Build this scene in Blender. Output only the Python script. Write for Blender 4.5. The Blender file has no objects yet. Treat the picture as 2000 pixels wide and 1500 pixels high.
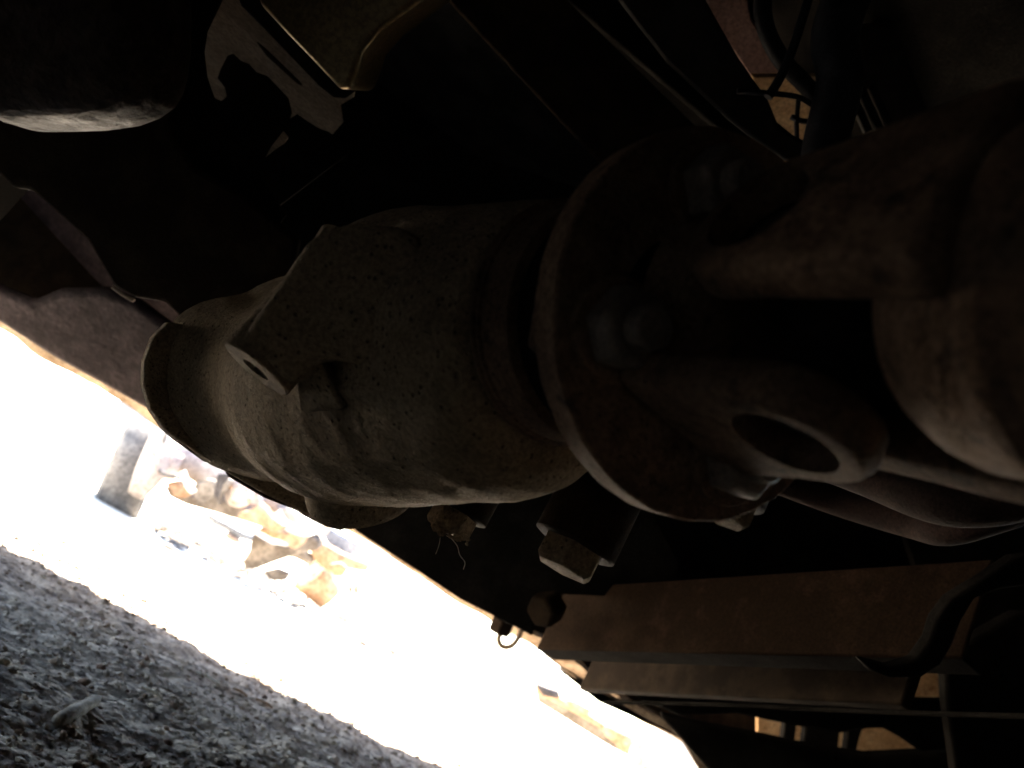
import bpy, bmesh, math, random
from mathutils import Vector, Matrix, noise
random.seed(7)
R = math.radians
sc = bpy.context.scene

# ---------------------------------------------------------------- camera
F = 1500.0                      # focal length in pixels of the 2000 x 1500 photograph
PITCH, ROLL, HC = R(18.5), R(30), 0.25
_f = Vector((0, math.cos(PITCH), math.sin(PITCH)))
_r = Vector((1, 0, 0)); _u = _r.cross(_f)
CX = math.cos(ROLL)*_r + math.sin(ROLL)*_u
CY = -math.sin(ROLL)*_r + math.cos(ROLL)*_u
CO = Vector((0, 0, HC))
UP = Vector((0, 0, 1))
cd = bpy.data.cameras.new('camera'); cam = bpy.data.objects.new('camera', cd)
sc.collection.objects.link(cam); sc.camera = cam
M = Matrix((CX, CY, -_f)).transposed().to_4x4(); M.translation = CO
cam.matrix_world = M
cd.sensor_width = 36; cd.lens = 27; cd.clip_start = 0.01; cd.clip_end = 600
cd.dof.use_dof = True; cd.dof.focus_distance = 0.52; cd.dof.aperture_fstop = 9

# ---------------------------------------------------------------- light
SUN_EL, SUN_AZ = 54, 108        # azimuth measured from +X towards +Y
w = bpy.data.worlds.new('World'); sc.world = w; w.use_nodes = True
nt = w.node_tree; sky = nt.nodes.new('ShaderNodeTexSky'); sky.sky_type = 'NISHITA'
sky.sun_disc = False; sky.sun_elevation = R(SUN_EL); sky.sun_rotation = R(90-SUN_AZ)
bg = nt.nodes['Background']; bg.inputs[1].default_value = 0.105
nt.links.new(sky.outputs[0], bg.inputs[0])
sl = bpy.data.lights.new('sun', 'SUN'); sl.energy = 5.0; sl.angle = R(0.5); sl.color = (1, .91, .79)
so = bpy.data.objects.new('sun', sl); sc.collection.objects.link(so)
sd = Vector((math.cos(R(SUN_EL))*math.cos(R(SUN_AZ)), math.cos(R(SUN_EL))*math.sin(R(SUN_AZ)), math.sin(R(SUN_EL))))
so.rotation_euler = sd.to_track_quat('Z', 'Y').to_euler(); so.location = sd*20
vs = sc.view_settings; vs.view_transform = 'Standard'; vs.look = 'None'; vs.gamma = 1; vs.exposure = 4.0
sc.cycles.use_denoising = True
sc.cycles.max_bounces = 8; sc.cycles.diffuse_bounces = 5; sc.cycles.glossy_bounces = 3
sc.cycles.sample_clamp_indirect = 6.0

# ---------------------------------------------------------------- helpers
def ray(x, y): return (x-1000)/F*CX + (750-y)/F*CY + _f
def P(x, y, z): return CO + ray(x, y)*z                 # a point of the scene, z metres in front of the lens
def G(x, y, H=0.0):                                     # the point of the ground (or of height H) under that ray
    d = ray(x, y); return CO + d*((H-CO.z)/d.z)
def on(x, y, p0, n):
    d = ray(x, y); return CO + d*((p0-CO).dot(n)/d.dot(n))
def cdir(a, b, c): return (a*CX + b*CY + c*_f).normalized()

def link(name, me, mat, parent=None, smooth=None, bevel=0, seg=2, sub=0):
    o = bpy.data.objects.new(name, me); sc.collection.objects.link(o)
    if mat: me.materials.append(mat)
    if smooth is not None:
        me.polygons.foreach_set('use_smooth', [True]*len(me.polygons))
        if smooth < 180: me.set_sharp_from_angle(angle=R(smooth))
    if bevel:
        m = o.modifiers.new('bevel', 'BEVEL'); m.width = bevel; m.segments = seg; m.limit_method = 'ANGLE'; m.angle_limit = R(35)
    if sub:
        m = o.modifiers.new('sub', 'SUBSURF'); m.levels = sub; m.render_levels = sub
    if parent: o.parent = parent
    return o
def mesh(name, bm):
    bmesh.ops.recalc_face_normals(bm, faces=bm.faces)
    me = bpy.data.meshes.new(name); bm.to_mesh(me); bm.free(); return me
def thing(name, label, cat, loc=(0,0,0), group=None):
    o = bpy.data.objects.new(name, None); sc.collection.objects.link(o); o.empty_display_size = .1
    o['label'] = label; o['category'] = cat
    if group: o['group'] = group
    return o
def tag(o, label, cat, group=None):
    o['label'] = label; o['category'] = cat
    if group: o['group'] = group
    return o
def spline(pts, n):                                     # Catmull-Rom through points (any dimension, Vector)
    out = []
    for i in range(len(pts)-1):
        p0 = pts[max(i-1,0)]; p1 = pts[i]; p2 = pts[i+1]; p3 = pts[min(i+2, len(pts)-1)]
        for k in range(n):
            t = k/n
            out.append(.5*((2*p1)+(p2-p0)*t+(2*p0-5*p1+4*p2-p3)*t*t+(3*p1-p0-3*p2+p3)*t**3))
    out.append(pts[-1].copy()); return out
def bm_prism(bm, pts, ext):                             # pts: world points of a planar outline, ext: extrusion vector
    a = [bm.verts.new(p) for p in pts]; b = [bm.verts.new(p+ext) for p in pts]
    n = len(pts)
    bm.faces.new(a); bm.faces.new(b[::-1])
    for i in range(n): bm.faces.new((a[i], b[i], b[(i+1)%n], a[(i+1)%n]))
def plate(name, px, z, mat, parent=None, n=None, th=.01, bevel=.002, holes=None, sm=0, seg=2):
    """outline in photo pixels laid on a real plane (through the outline's middle at depth z, normal n), th thick going away"""
    cx = sum(p[0] for p in px)/len(px); cy = sum(p[1] for p in px)/len(px)
    p0 = P(cx, cy, z)
    if n is None: n = _f
    n = n.normalized()
    if n.dot(ray(cx, cy)) < 0: n = -n
    pts = [on(x, y, p0, n) for x, y in px]
    if sm: pts = spline(pts+[pts[0]], sm)[:-1]
    bm = bmesh.new(); bm_prism(bm, pts, n*th)
    return link(name, mesh(name, bm), mat, parent, smooth=40, bevel=bevel, seg=seg)
def frame_of(d):
    d = d.normalized(); t = UP if abs(d.dot(UP)) < .9 else Vector((1,0,0))
    a = (t.cross(d)).normalized(); b = d.cross(a).normalized(); return d, a, b
def bm_lathe(bm, o, d, prof, seg=64, rf=None, cap=True):
    d, a, b = frame_of(d); rings = []
    for s, r in prof:
        ring = []
        for i in range(seg):
            t = 2*math.pi*i/seg
            q = r if rf is None else rf(s, t, r)
            ring.append(bm.verts.new(o + d*s + (a*math.cos(t)+b*math.sin(t))*q))
        rings.append(ring)
    for k in range(len(rings)-1):
        for i in range(seg):
            j = (i+1)%seg
            bm.faces.new((rings[k][i], rings[k][j], rings[k+1][j], rings[k+1][i]))
    if cap: bm.faces.new(rings[0][::-1]); bm.faces.new(rings[-1])
def lathe(name, o, d, prof, mat, parent=None, seg=64, rf=None, cap=True, smooth=35, bevel=0):
    bm = bmesh.new(); bm_lathe(bm, o, d, prof, seg, rf, cap)
    return link(name, mesh(name, bm), mat, parent, smooth=smooth, bevel=bevel)
def bm_tube(bm, pts, rad, seg=12, n=6):
    pts = spline(pts, n) if n > 1 else pts
    m = len(pts); rr = rad if callable(rad) else (lambda t: rad)
    prev = None; rings = []
    for i, p in enumerate(pts):
        t = (pts[min(i+1, m-1)]-pts[max(i-1, 0)]).normalized()
        if prev is None: _, a, b = frame_of(t)
        else:
            a = (prev - t*prev.dot(t)).normalized(); b = t.cross(a)
        prev = a; r = rr(i/(m-1))
        rings.append([bm.verts.new(p + (a*math.cos(2*math.pi*k/seg)+b*math.sin(2*math.pi*k/seg))*r) for k in range(seg)])
    for k in range(m-1):
        for i in range(seg):
            j = (i+1)%seg; bm.faces.new((rings[k][i], rings[k][j], rings[k+1][j], rings[k+1][i]))
    bm.faces.new(rings[0][::-1]); bm.faces.new(rings[-1])
def tube(name, pts, rad, mat, parent=None, seg=12, n=6):
    bm = bmesh.new(); bm_tube(bm, pts, rad, seg, n)
    return link(name, mesh(name, bm), mat, parent, smooth=50)
def hexa(name, c, d, r, h, mat, parent=None, rot=0, bevel=.001, top=True):
    d, a, b = frame_of(d); bm = bmesh.new(); rings = []
    for s, q in ((0, r), (h*.82, r), (h, r*.86 if top else r)):
        rings.append([bm.verts.new(c+d*s+(a*math.cos(rot+k*math.pi/3)+b*math.sin(rot+k*math.pi/3))*q) for k in range(6)])
    for k in range(2):
        for i in range(6): bm.faces.new((rings[k][i], rings[k][(i+1)%6], rings[k+1][(i+1)%6], rings[k+1][i]))
    bm.faces.new(rings[0][::-1]); bm.faces.new(rings[2])
    return link(name, mesh(name, bm), mat, parent, smooth=30, bevel=bevel)
def jbox(name, c, size, mat, parent=None, ax=None, bevel=.01):
    """box at c, size along axes ax=(a,b,c)"""
    ax = ax or (Vector((1,0,0)), Vector((0,1,0)), UP)
    bm = bmesh.new(); bmesh.ops.create_cube(bm, size=1)
    for v in bm.verts: v.co = c + ax[0]*v.co.x*size[0] + ax[1]*v.co.y*size[1] + ax[2]*v.co.z*size[2]
    return link(name, mesh(name, bm), mat, parent, smooth=40, bevel=bevel)

# ---------------------------------------------------------------- materials
def mat(name, c1, c2, scale=25, lo=.42, hi=.62, rough=.75, r2=None, metal=0.0, bump=.4, bscale=350, bdist=.0012,
        c3=None, s3=90, t3=.62, pits=0.0, pscale=260, stretch=(1,1,1), spec=.10):
    m = bpy.data.materials.new(name); m.use_nodes = True; t = m.node_tree; N = t.nodes; L = t.links
    bs = N['Principled BSDF']; bs.inputs['Metallic'].default_value = metal; bs.inputs['Specular IOR Level'].default_value = spec
    tc = N.new('ShaderNodeTexCoord'); mp = N.new('ShaderNodeMapping'); mp.inputs['Scale'].default_value = stretch
    L.new(tc.outputs['Object'], mp.inputs[0])
    def nz(s, det=6, ro=.6, src=None):
        n = N.new('ShaderNodeTexNoise'); n.inputs['Scale'].default_value = s; n.inputs['Detail'].default_value = det
        n.inputs['Roughness'].default_value = ro; L.new((src or mp).outputs[0], n.inputs['Vector']); return n
    def rng(sock, a, b, c=0.0, d=1.0):
        r = N.new('ShaderNodeMapRange'); r.interpolation_type = 'SMOOTHSTEP'
        for i, v in zip((1,2,3,4), (a, b, c, d)): r.inputs[i].default_value = v
        L.new(sock, r.inputs[0]); return r.outputs[0]
    def mix(f, a, b):
        x = N.new('ShaderNodeMix'); x.data_type = 'RGBA'; L.new(f, x.inputs[0])
        for s, v in ((x.inputs[6], a), (x.inputs[7], b)):
            if isinstance(v, tuple): s.default_value = (*v, 1)
            else: L.new(v, s)
        return x.outputs[2]
    n1 = nz(scale); col = mix(rng(n1.outputs[0], lo, hi), c1, c2)
    if c3:
        n3 = nz(s3, 8, .7); col = mix(rng(n3.outputs[0], t3-.06, t3+.16), col, c3)
    nf = nz(bscale, 5, .65)
    # fine value variation that belongs to the dirt itself
    hs = N.new('ShaderNodeHueSaturation'); L.new(col, hs.inputs['Color'])
    L.new(rng(nf.outputs[0], .25, .75, .62, 1.4), hs.inputs['Value']); col = hs.outputs[0]
    h = nf.outputs[0]
    if pits:
        v = N.new('ShaderNodeTexVoronoi'); v.inputs['Scale'].default_value = pscale; v.inputs['Randomness'].default_value = 1
        L.new(mp.outputs[0], v.inputs['Vector'])
        pit = rng(v.outputs['Distance'], .05, .28)
        big = rng(nz(pscale*.35, 2).outputs[0], .5, .6)
        mx = N.new('ShaderNodeMath'); mx.operation = 'MAXIMUM'; L.new(pit, mx.inputs[0]); L.new(big, mx.inputs[1])
        ml = N.new('ShaderNodeMath'); ml.operation = 'MULTIPLY_ADD'; L.new(mx.outputs[0], ml.inputs[0]); ml.inputs[1].default_value = pits; L.new(h, ml.inputs[2]); h = ml.outputs[0]
        d = N.new('ShaderNodeMix'); d.data_type = 'RGBA'; d.blend_type = 'MULTIPLY'; d.inputs[0].default_value = 1; L.new(col, d.inputs[6])
        cr = N.new('ShaderNodeMapRange'); cr.inputs[3].default_value = .35; cr.inputs[4].default_value = 1; L.new(mx.outputs[0], cr.inputs[0])
        cc = N.new('ShaderNodeCombineColor'); [L.new(cr.outputs[0], cc.inputs[i]) for i in range(3)]; L.new(cc.outputs[0], d.inputs[7]); col = d.outputs[2]
    L.new(col, bs.inputs['Base Color'])
    L.new(rng(n1.outputs[0], lo, hi, rough, r2 if r2 is not None else rough), bs.inputs['Roughness'])
    if bump:
        nb = nz(bscale*.22, 3)
        ad = N.new('ShaderNodeMath'); ad.operation = 'MULTIPLY_ADD'; L.new(nb.outputs[0], ad.inputs[0]); ad.inputs[1].default_value = 1.6; L.new(h, ad.inputs[2])
        b = N.new('ShaderNodeBump'); b.inputs['Strength'].default_value = bump; b.inputs['Distance'].default_value = bdist
        L.new(ad.outputs[0], b.inputs['Height']); L.new(b.outputs[0], bs.inputs['Normal'])
    return m
MAT = {
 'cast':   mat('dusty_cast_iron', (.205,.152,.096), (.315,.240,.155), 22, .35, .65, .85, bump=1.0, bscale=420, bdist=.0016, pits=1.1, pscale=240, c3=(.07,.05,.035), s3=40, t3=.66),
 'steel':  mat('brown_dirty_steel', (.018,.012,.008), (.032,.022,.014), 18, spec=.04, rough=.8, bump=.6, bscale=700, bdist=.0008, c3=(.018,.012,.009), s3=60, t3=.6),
 'flange': mat('rusty_flange_steel', (.12,.076,.048), (.195,.127,.083), 30, rough=.75, bump=.9, bscale=420, bdist=.001, pits=.7, pscale=300, c3=(.03,.02,.014), s3=70, t3=.57),
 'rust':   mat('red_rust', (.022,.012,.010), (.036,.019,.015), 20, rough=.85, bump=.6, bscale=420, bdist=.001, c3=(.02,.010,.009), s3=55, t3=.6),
 'grey':   mat('greasy_grey_iron', (.014,.012,.010), (.026,.022,.018), 25, rough=.6, bump=.5, bscale=500, bdist=.0008),
 'black':  mat('black_underseal', (.008,.007,.006), (.016,.014,.012), 12, rough=.9, bump=.5, bscale=250, bdist=.001, spec=.03),
 'rubber': mat('black_rubber', (.012,.012,.014), (.025,.025,.028), 20, rough=.55, bump=.2, bscale=300, bdist=.0006),
 'grease': mat('wet_greasy_casting', (.040,.025,.018), (.075,.048,.035), 30, rough=.6, r2=.4, bump=1.0, bscale=170, bdist=.004, spec=.2),
 'panelbrown': mat('brown_dusty_panel', (.018,.011,.007), (.034,.021,.013), 5, spec=.03, rough=.85, bump=.3, bscale=300, bdist=.0006, c3=(.035,.02,.014), s3=24, t3=.55),
 'sill':   mat('dusty_sill_metal', (.22,.16,.105), (.36,.28,.2), 12, rough=.85, bump=.5, bscale=220, bdist=.0015, c3=(.1,.06,.04), s3=30, t3=.55),
 'primer': mat('purple_grey_primer', (.020,.014,.015), (.034,.025,.026), 14, rough=.85, bump=.8, bscale=90, bdist=.003, c3=(.012,.008,.008), s3=22, t3=.54),
 'shield': mat('grey_brown_sheet', (.23,.175,.12), (.33,.26,.185), 8, rough=.6, bump=.3, bscale=160, bdist=.0008, stretch=(1,1,6)),
 'bolt':   mat('dull_bolt_steel', (.15,.125,.10), (.24,.20,.165), 60, rough=.5, bump=.5, bscale=500, bdist=.0006, c3=(.07,.045,.03), s3=120, t3=.56, spec=.4),
 'wing':   mat('purple_brown_wing_paint', (.17,.105,.09), (.26,.17,.145), 9, rough=.8, bump=.3, bscale=200, bdist=.0008),
 'tan':    mat('orange_tan_wing_paint', (.45,.28,.14), (.6,.42,.24), 12, rough=.8, bump=.3, bscale=200, bdist=.0008, c3=(.25,.12,.05), s3=20, t3=.56),
 'gold':   mat('oily_pan_steel', (.13,.09,.04), (.18,.125,.06), 8, rough=.3, metal=.75, bump=.10, bscale=200, bdist=.0004, spec=.6),
 'dirtlump': mat('dry_dirt_crumbs', (.22,.16,.10), (.32,.25,.17), 60, rough=.95, bump=.8, bscale=700, bdist=.001),
 'web':    mat('dusty_cobweb', (.55,.50,.44), (.65,.6,.55), 60, rough=.9, bump=0),
}

# ---------------------------------------------------------------- ground (one sheet to the horizon, fine where it is close)
def nz(x, y, s, o=0.0): return noise.noise(Vector((x*s+o, y*s-o*1.7, o)))
def ground_h(x, y):
    h = .018*nz(x, y, 1.3, 3) + .012*nz(x, y, 4, 9)
    near = max(0.0, 1-max(0, y-2.6)/2.0) if y > 2.6 else 1.0
    if near > 0:
        h += near*(.006*nz(x, y, 22, 1) + .0042*abs(nz(x, y, 60, 5)) + .0030*nz(x, y, 130, 7))
    return h
def axis_pts(a, b, step, lo, hi):
    v = []; x = a
    while x < b: v.append(x); x += step
    v.append(b); g = step
    x = b
    while x < hi: g *= 1.16; x += g; v.append(min(x, hi))
    g = step; x = a; l = []
    while x > lo: g *= 1.16; x -= g; l.append(max(x, lo))
    return l[::-1]+v
gx = axis_pts(-1.15, 1.15, .0045, -150, 150); gy = axis_pts(.45, 2.35, .0045, -60, 260)
vv = []; ny = len(gy)
for x in gx:
    for y in gy: vv.append((x, y, ground_h(x, y)))
ff = [(i*ny+j, (i+1)*ny+j, (i+1)*ny+j+1, i*ny+j+1) for i in range(len(gx)-1) for j in range(ny-1)]
me = bpy.data.meshes.new('ground'); me.from_pydata(vv, [], ff); me.update()
gm = mat('stony_yard_earth', (.26,.20,.148), (.46,.37,.275), 16, .35, .65, .95, bump=.8, bscale=260, bdist=.002, c3=(.085,.065,.055), s3=45, t3=.52, pits=.9, pscale=150)
# pale colour painted on the sunlit open ground, for more bounce under the truck
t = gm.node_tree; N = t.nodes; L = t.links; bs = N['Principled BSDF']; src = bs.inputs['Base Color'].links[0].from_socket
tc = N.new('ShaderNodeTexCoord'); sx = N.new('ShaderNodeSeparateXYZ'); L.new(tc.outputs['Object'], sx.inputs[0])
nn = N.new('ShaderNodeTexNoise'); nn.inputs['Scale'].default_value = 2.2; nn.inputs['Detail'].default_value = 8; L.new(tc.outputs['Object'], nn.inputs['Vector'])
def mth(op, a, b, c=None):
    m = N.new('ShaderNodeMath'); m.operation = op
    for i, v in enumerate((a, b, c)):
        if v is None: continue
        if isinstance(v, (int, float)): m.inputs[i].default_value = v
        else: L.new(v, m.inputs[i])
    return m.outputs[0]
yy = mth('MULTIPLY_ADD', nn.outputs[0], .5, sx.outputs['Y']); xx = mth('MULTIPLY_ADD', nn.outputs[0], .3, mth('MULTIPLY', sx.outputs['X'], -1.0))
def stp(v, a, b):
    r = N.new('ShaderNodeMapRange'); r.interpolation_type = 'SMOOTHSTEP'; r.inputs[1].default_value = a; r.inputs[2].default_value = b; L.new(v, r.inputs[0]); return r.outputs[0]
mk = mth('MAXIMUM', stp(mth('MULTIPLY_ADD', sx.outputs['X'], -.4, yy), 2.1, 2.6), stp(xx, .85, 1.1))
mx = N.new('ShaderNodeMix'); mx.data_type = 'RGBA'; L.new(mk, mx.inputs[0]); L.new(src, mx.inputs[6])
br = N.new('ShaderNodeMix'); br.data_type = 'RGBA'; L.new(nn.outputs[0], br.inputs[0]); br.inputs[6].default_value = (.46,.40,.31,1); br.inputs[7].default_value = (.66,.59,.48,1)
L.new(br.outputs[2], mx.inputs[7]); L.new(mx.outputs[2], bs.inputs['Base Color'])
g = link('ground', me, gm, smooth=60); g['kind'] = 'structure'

# loose grit and small stones lying on the near ground: nobody could count them
def stone_into(vv, ff, c, r, seed, sq=.7):
    rnd = random.Random(seed); base = len(vv)
    ax = [rnd.uniform(.7, 1.3) for _ in range(3)]; rot = Matrix.Rotation(rnd.uniform(0, 6.28), 3, 'Z') @ Matrix.Rotation(rnd.uniform(-.5, .5), 3, 'X')
    for v in ICO_V:
        q = Vector((v.x*ax[0], v.y*ax[1], v.z*ax[2]*sq))*(1+rnd.uniform(-.22, .22)); q = rot @ q
        vv.append(c + q*r)
    for f in ICO_F: ff.append(tuple(base+k for k in f))
_b = bmesh.new(); bmesh.ops.create_icosphere(_b, subdivisions=1, radius=1); ICO_V = [v.co.copy() for v in _b.verts]; ICO_F = [[v.index for v in f.verts] for f in _b.faces]; _b.free()
def grit(name, count, x0, x1, y0, y1, rmin, rmax, m, seed, label):
    rnd = random.Random(seed); vv = []; ff = []
    for i in range(count):
        x = rnd.uniform(x0, x1); y = y0+(y1-y0)*rnd.random()**1.3
        r = rmin+(rmax-rmin)*rnd.random()**3
        if nz(x, y, 5, 21) < rnd.uniform(-.6, .25): continue
        stone_into(vv, ff, Vector((x, y, ground_h(x, y)+r*.2)), r, i*31+seed)
    me = bpy.data.meshes.new(name); me.from_pydata(vv, [], ff); me.update()
    o = link(name, me, m); o['kind'] = 'stuff'; return o
gr1 = mat('grey_grit', (.19,.15,.115), (.41,.335,.255), 60, .4, .6, .9, bump=.5, bscale=500, bdist=.0006, c3=(.11,.07,.05), s3=30, t3=.55)
grit('gravel', 14000, -1.0, 1.0, .5, 2.3, .0016, .0062, gr1, 5, '')
gr2 = mat('brown_grit', (.10,.06,.045), (.22,.15,.10), 40, .4, .6, .9, bump=.5, bscale=500, bdist=.0006, c3=(.4,.36,.3), s3=25, t3=.6)
grit('pebbles', 1500, -1.0, 1.0, .5, 2.3, .002, .0065, gr2, 77, '')
grit('yard_rubble', 420, -6, 9, 2.5, 11, .004, .022, mat('yard_rubble_grey', (.34,.31,.28), (.5,.46,.42), 9, bump=.4, bscale=90, bdist=.004), 99, '')

# ---------------------------------------------------------------- the truck overhead
truck = thing('truck', 'dark underside of an old truck with its gearbox, drive flange and frame in shade', 'truck')
T = truck
def part(o, label=None):
    if label: o['label'] = label
    return o
def cut(o, name, oo, d, r, s0, s1, seg=40):
    """bore a round hole into o and keep only the result"""
    bm = bmesh.new(); bm_lathe(bm, oo, d, [(s0, r), (s1, r)], seg); me = mesh('bore', bm)
    c = bpy.data.objects.new('bore', me); sc.collection.objects.link(c)
    m = o.modifiers.new('bool', 'BOOLEAN'); m.operation = 'DIFFERENCE'; m.object = c; m.solver = 'EXACT'
    bpy.context.view_layer.update()
    ev = o.evaluated_get(bpy.context.evaluated_depsgraph_get())
    nm = bpy.data.meshes.new_from_object(ev); o.modifiers.clear(); o.data = nm
    nm.set_sharp_from_angle(angle=R(40))
    bpy.data.objects.remove(c); bpy.data.meshes.remove(me)

# driveline axis: C0 = middle of the flange face, D = away along the gearbox
D = ray(-177, 650).normalized(); C0 = P(1335, 630, .30)
Wd = (UP - D*UP.dot(D)).normalized()
# U: perpendicular to D, close to the picture's right and away; V: close to the picture's up
V = (CY - D*CY.dot(D)).normalized(); U = D.cross(V).normalized()
if U.dot(CX) < 0: U = -U
def A(s, ang, r): return C0 + D*s + (U*math.cos(R(ang))+V*math.sin(R(ang)))*r
def rad(ang): return (U*math.cos(R(ang))+V*math.sin(R(ang))).normalized()

# gearbox tail housing: lofted casting
TH = [0, 45, 90, 135, 180, 225, 270, 315]
TB = [(.0665, [.055]*8),
      (.069, [.058,.056,.056,.058,.060,.064,.068,.064]),
      (.075, [.061,.058,.057,.060,.064,.071,.078,.070]),
      (.095, [.064,.060,.058,.062,.068,.078,.087,.076]),
      (.15,  [.072,.066,.064,.066,.072,.086,.098,.086]),
      (.20,  [.080,.072,.069,.070,.074,.094,.108,.096]),
      (.26,  [.088,.076,.066,.060,.072,.100,.118,.104]),
      (.300, [.092,.074,.056,.046,.064,.1005,.1225,.11]),
      (.330, [.094,.070,.046,.036,.057,.097,.1225,.113]),
      (.360, [.095,.068,.040,.031,.051,.091,.120,.115]),
      (.380, [.096,.066,.038,.030,.050,.090,.121,.116]),
      (.400, [.096,.066,.038,.030,.054,.093,.1245,.12]),
      (.420, [.098,.066,.038,.032,.062,.098,.127,.122]),
      (.440, [.10,.066,.038,.034,.070,.104,.128,.122]),
      (.455, [.10,.066,.038,.036,.074,.108,.128,.122])]
def cyc(vals, t):
    n = len(vals); x = (t/(2*math.pi)*n) % n; i = int(x); f = x-i
    p0, p1, p2, p3 = vals[(i-1)%n], vals[i%n], vals[(i+1)%n], vals[(i+2)%n]
    return .5*((2*p1)+(p2-p0)*f+(2*p0-5*p1+4*p2-p3)*f*f+(3*p1-p0-3*p2+p3)*f**3)
def table(s):
    k = 0
    while k < len(TB)-2 and s > TB[k+1][0]: k += 1
    s0, v0 = TB[k]; s1, v1 = TB[k+1]; f = max(0, min(1, (s-s0)/(s1-s0)))
    vm = TB[max(k-1, 0)]; vn = TB[min(k+2, len(TB)-1)]; h = s1-s0; o = []
    for i in range(8):
        m0 = (v1[i]-vm[1][i])/max(1e-6, s1-vm[0])*h if k > 3 else (v1[i]-v0[i])
        m1 = (vn[1][i]-v0[i])/max(1e-6, vn[0]-s0)*h if k > 2 else (v1[i]-v0[i])
        o.append((2*f**3-3*f*f+1)*v0[i]+(f**3-2*f*f+f)*m0+(-2*f**3+3*f*f)*v1[i]+(f**3-f*f)*m1)
    return o
bm = bmesh.new(); rings = []; ns, nt_ = 260, 420
for i in range(ns+1):
    s = .0665 + (.455-.0665)*i/ns
    sm_ = [sum(q)/3 for q in zip(table(s-.004), table(s), table(s+.004))] if i > 2 else table(s)
    ring = []
    for j in range(nt_):
        t = 2*math.pi*j/nt_; r = cyc(sm_, t)
        p = C0 + D*s + (U*math.cos(t)+V*math.sin(t))*r
        # lumps left by the sand mould
        q = noise.noise(p*45)*.0011 + noise.noise(p*120)*.0005
        # two cast ribs that run along the body
        for rc, rw, rh in ((232, 3.2, .004), (205, 3.0, .003)):
            dt = (math.degrees(t)-rc)/rw
            if abs(dt) < 3: q += rh*math.exp(-dt*dt)*max(0, min(1, (s-.10)/.03))*max(0, min(1, (.30-s)/.05))*(.4 if rc == 232 else 1)
        ring.append(bm.verts.new(p + (U*math.cos(t)+V*math.sin(t))*q))
    rings.append(ring)
for k in range(ns):
    for i in range(nt_):
        bm.faces.new((rings[k][i], rings[k][(i+1)%nt_], rings[k+1][(i+1)%nt_], rings[k+1][i]))
bm.faces.new(rings[0][::-1]); bm.faces.new(rings[-1])
house = part(link('gearbox_housing', mesh('gearbox_housing', bm), MAT['cast'], T, smooth=50), 'dusty cast iron gearbox tail housing with pitted skin, lit from below')

# bolting flange at the far end of the housing
pF = C0 + D*.448
rimpx = [(330,628),(300,660),(283,705),(281,750),(296,800),(322,838),(345,858),(400,893),(450,925),(520,966),(590,1000),(640,1026),(668,1036),(686,1028),(720,1000),(850,960),(950,800),(900,600),(760,560),(600,560),(470,610),(400,640)]
o = plate('mating_flange', rimpx, .65, MAT['cast'], house, n=D, th=.014, bevel=.0025)
# put it on the exact plane
# outer rim of the adjoining casting, a little larger, behind it
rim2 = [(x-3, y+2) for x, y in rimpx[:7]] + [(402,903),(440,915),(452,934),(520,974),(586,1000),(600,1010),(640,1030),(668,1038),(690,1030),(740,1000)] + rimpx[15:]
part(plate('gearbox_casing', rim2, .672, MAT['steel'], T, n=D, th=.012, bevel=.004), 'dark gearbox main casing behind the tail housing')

# seal carrier and output shaft between housing and flange
lathe('seal_ring', C0, D, [(.0655,.0545),(.0655,.0560),(.0635,.0562),(.0628,.0550),(.0612,.0549),(.0606,.0536),(.045,.0525),(.0445,.050)], MAT['flange'], house, seg=160)
lathe('output_shaft', C0, D, [(.070,.049),(.034,.047),(.032,.036),(-.002,.034)], MAT['black'], T, seg=96)  # black puts the shade of the gap into its colour

# drive flange: its own axis, fitted to the rim in the picture
D0, U0, V0, C00 = D, U, V, C0
D = cdir(-.551, .023, 1); C0 = P(1358, 639, .3175)
V = (CY - D*CY.dot(D)).normalized(); U = D.cross(V).normalized()
if U.dot(CX) < 0: U = -U
# drive flange
def frf(s, t, r): return r + (noise.noise(Vector((math.cos(t)*9, math.sin(t)*9, s*200)))*.0004 if r > .072 else 0)
shaft = part(lathe('drive_flange', C0, D, [(-.0151,.0), (-.0151,.040),(-.0151,.0770),(-.0139,.0780),(-.0012,.0780),(0,.0770),(.0,.040),(.0,0)], MAT['flange'], T, seg=256, rf=frf, cap=False), 'rust brown round drive flange with nuts on its face')
for k, ang in enumerate((184, 100, 274, 8)):
    c = A(-.0151, ang, .0525)
    wsh = lathe('washer', c-D*.0002, -D, [(0,.0195),(.003,.0195),(.0036,.019),(.0036,.009)], MAT['flange'], shaft, seg=48)
    hexa('nut', c-D*.003, -D, .0160, .0125, MAT['bolt'], shaft, rot=.35+k)
    lathe('bolt_shank', c-D*.0135, -D, [(0,.0080),(.009,.0080),(.010,.0068)], MAT['bolt'], shaft, seg=24)
    hexa('bolt_head', A(.0, ang, .0620 if k == 0 else .0525), D, .0150, .009, MAT['flange'], shaft, rot=.1)

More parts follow.
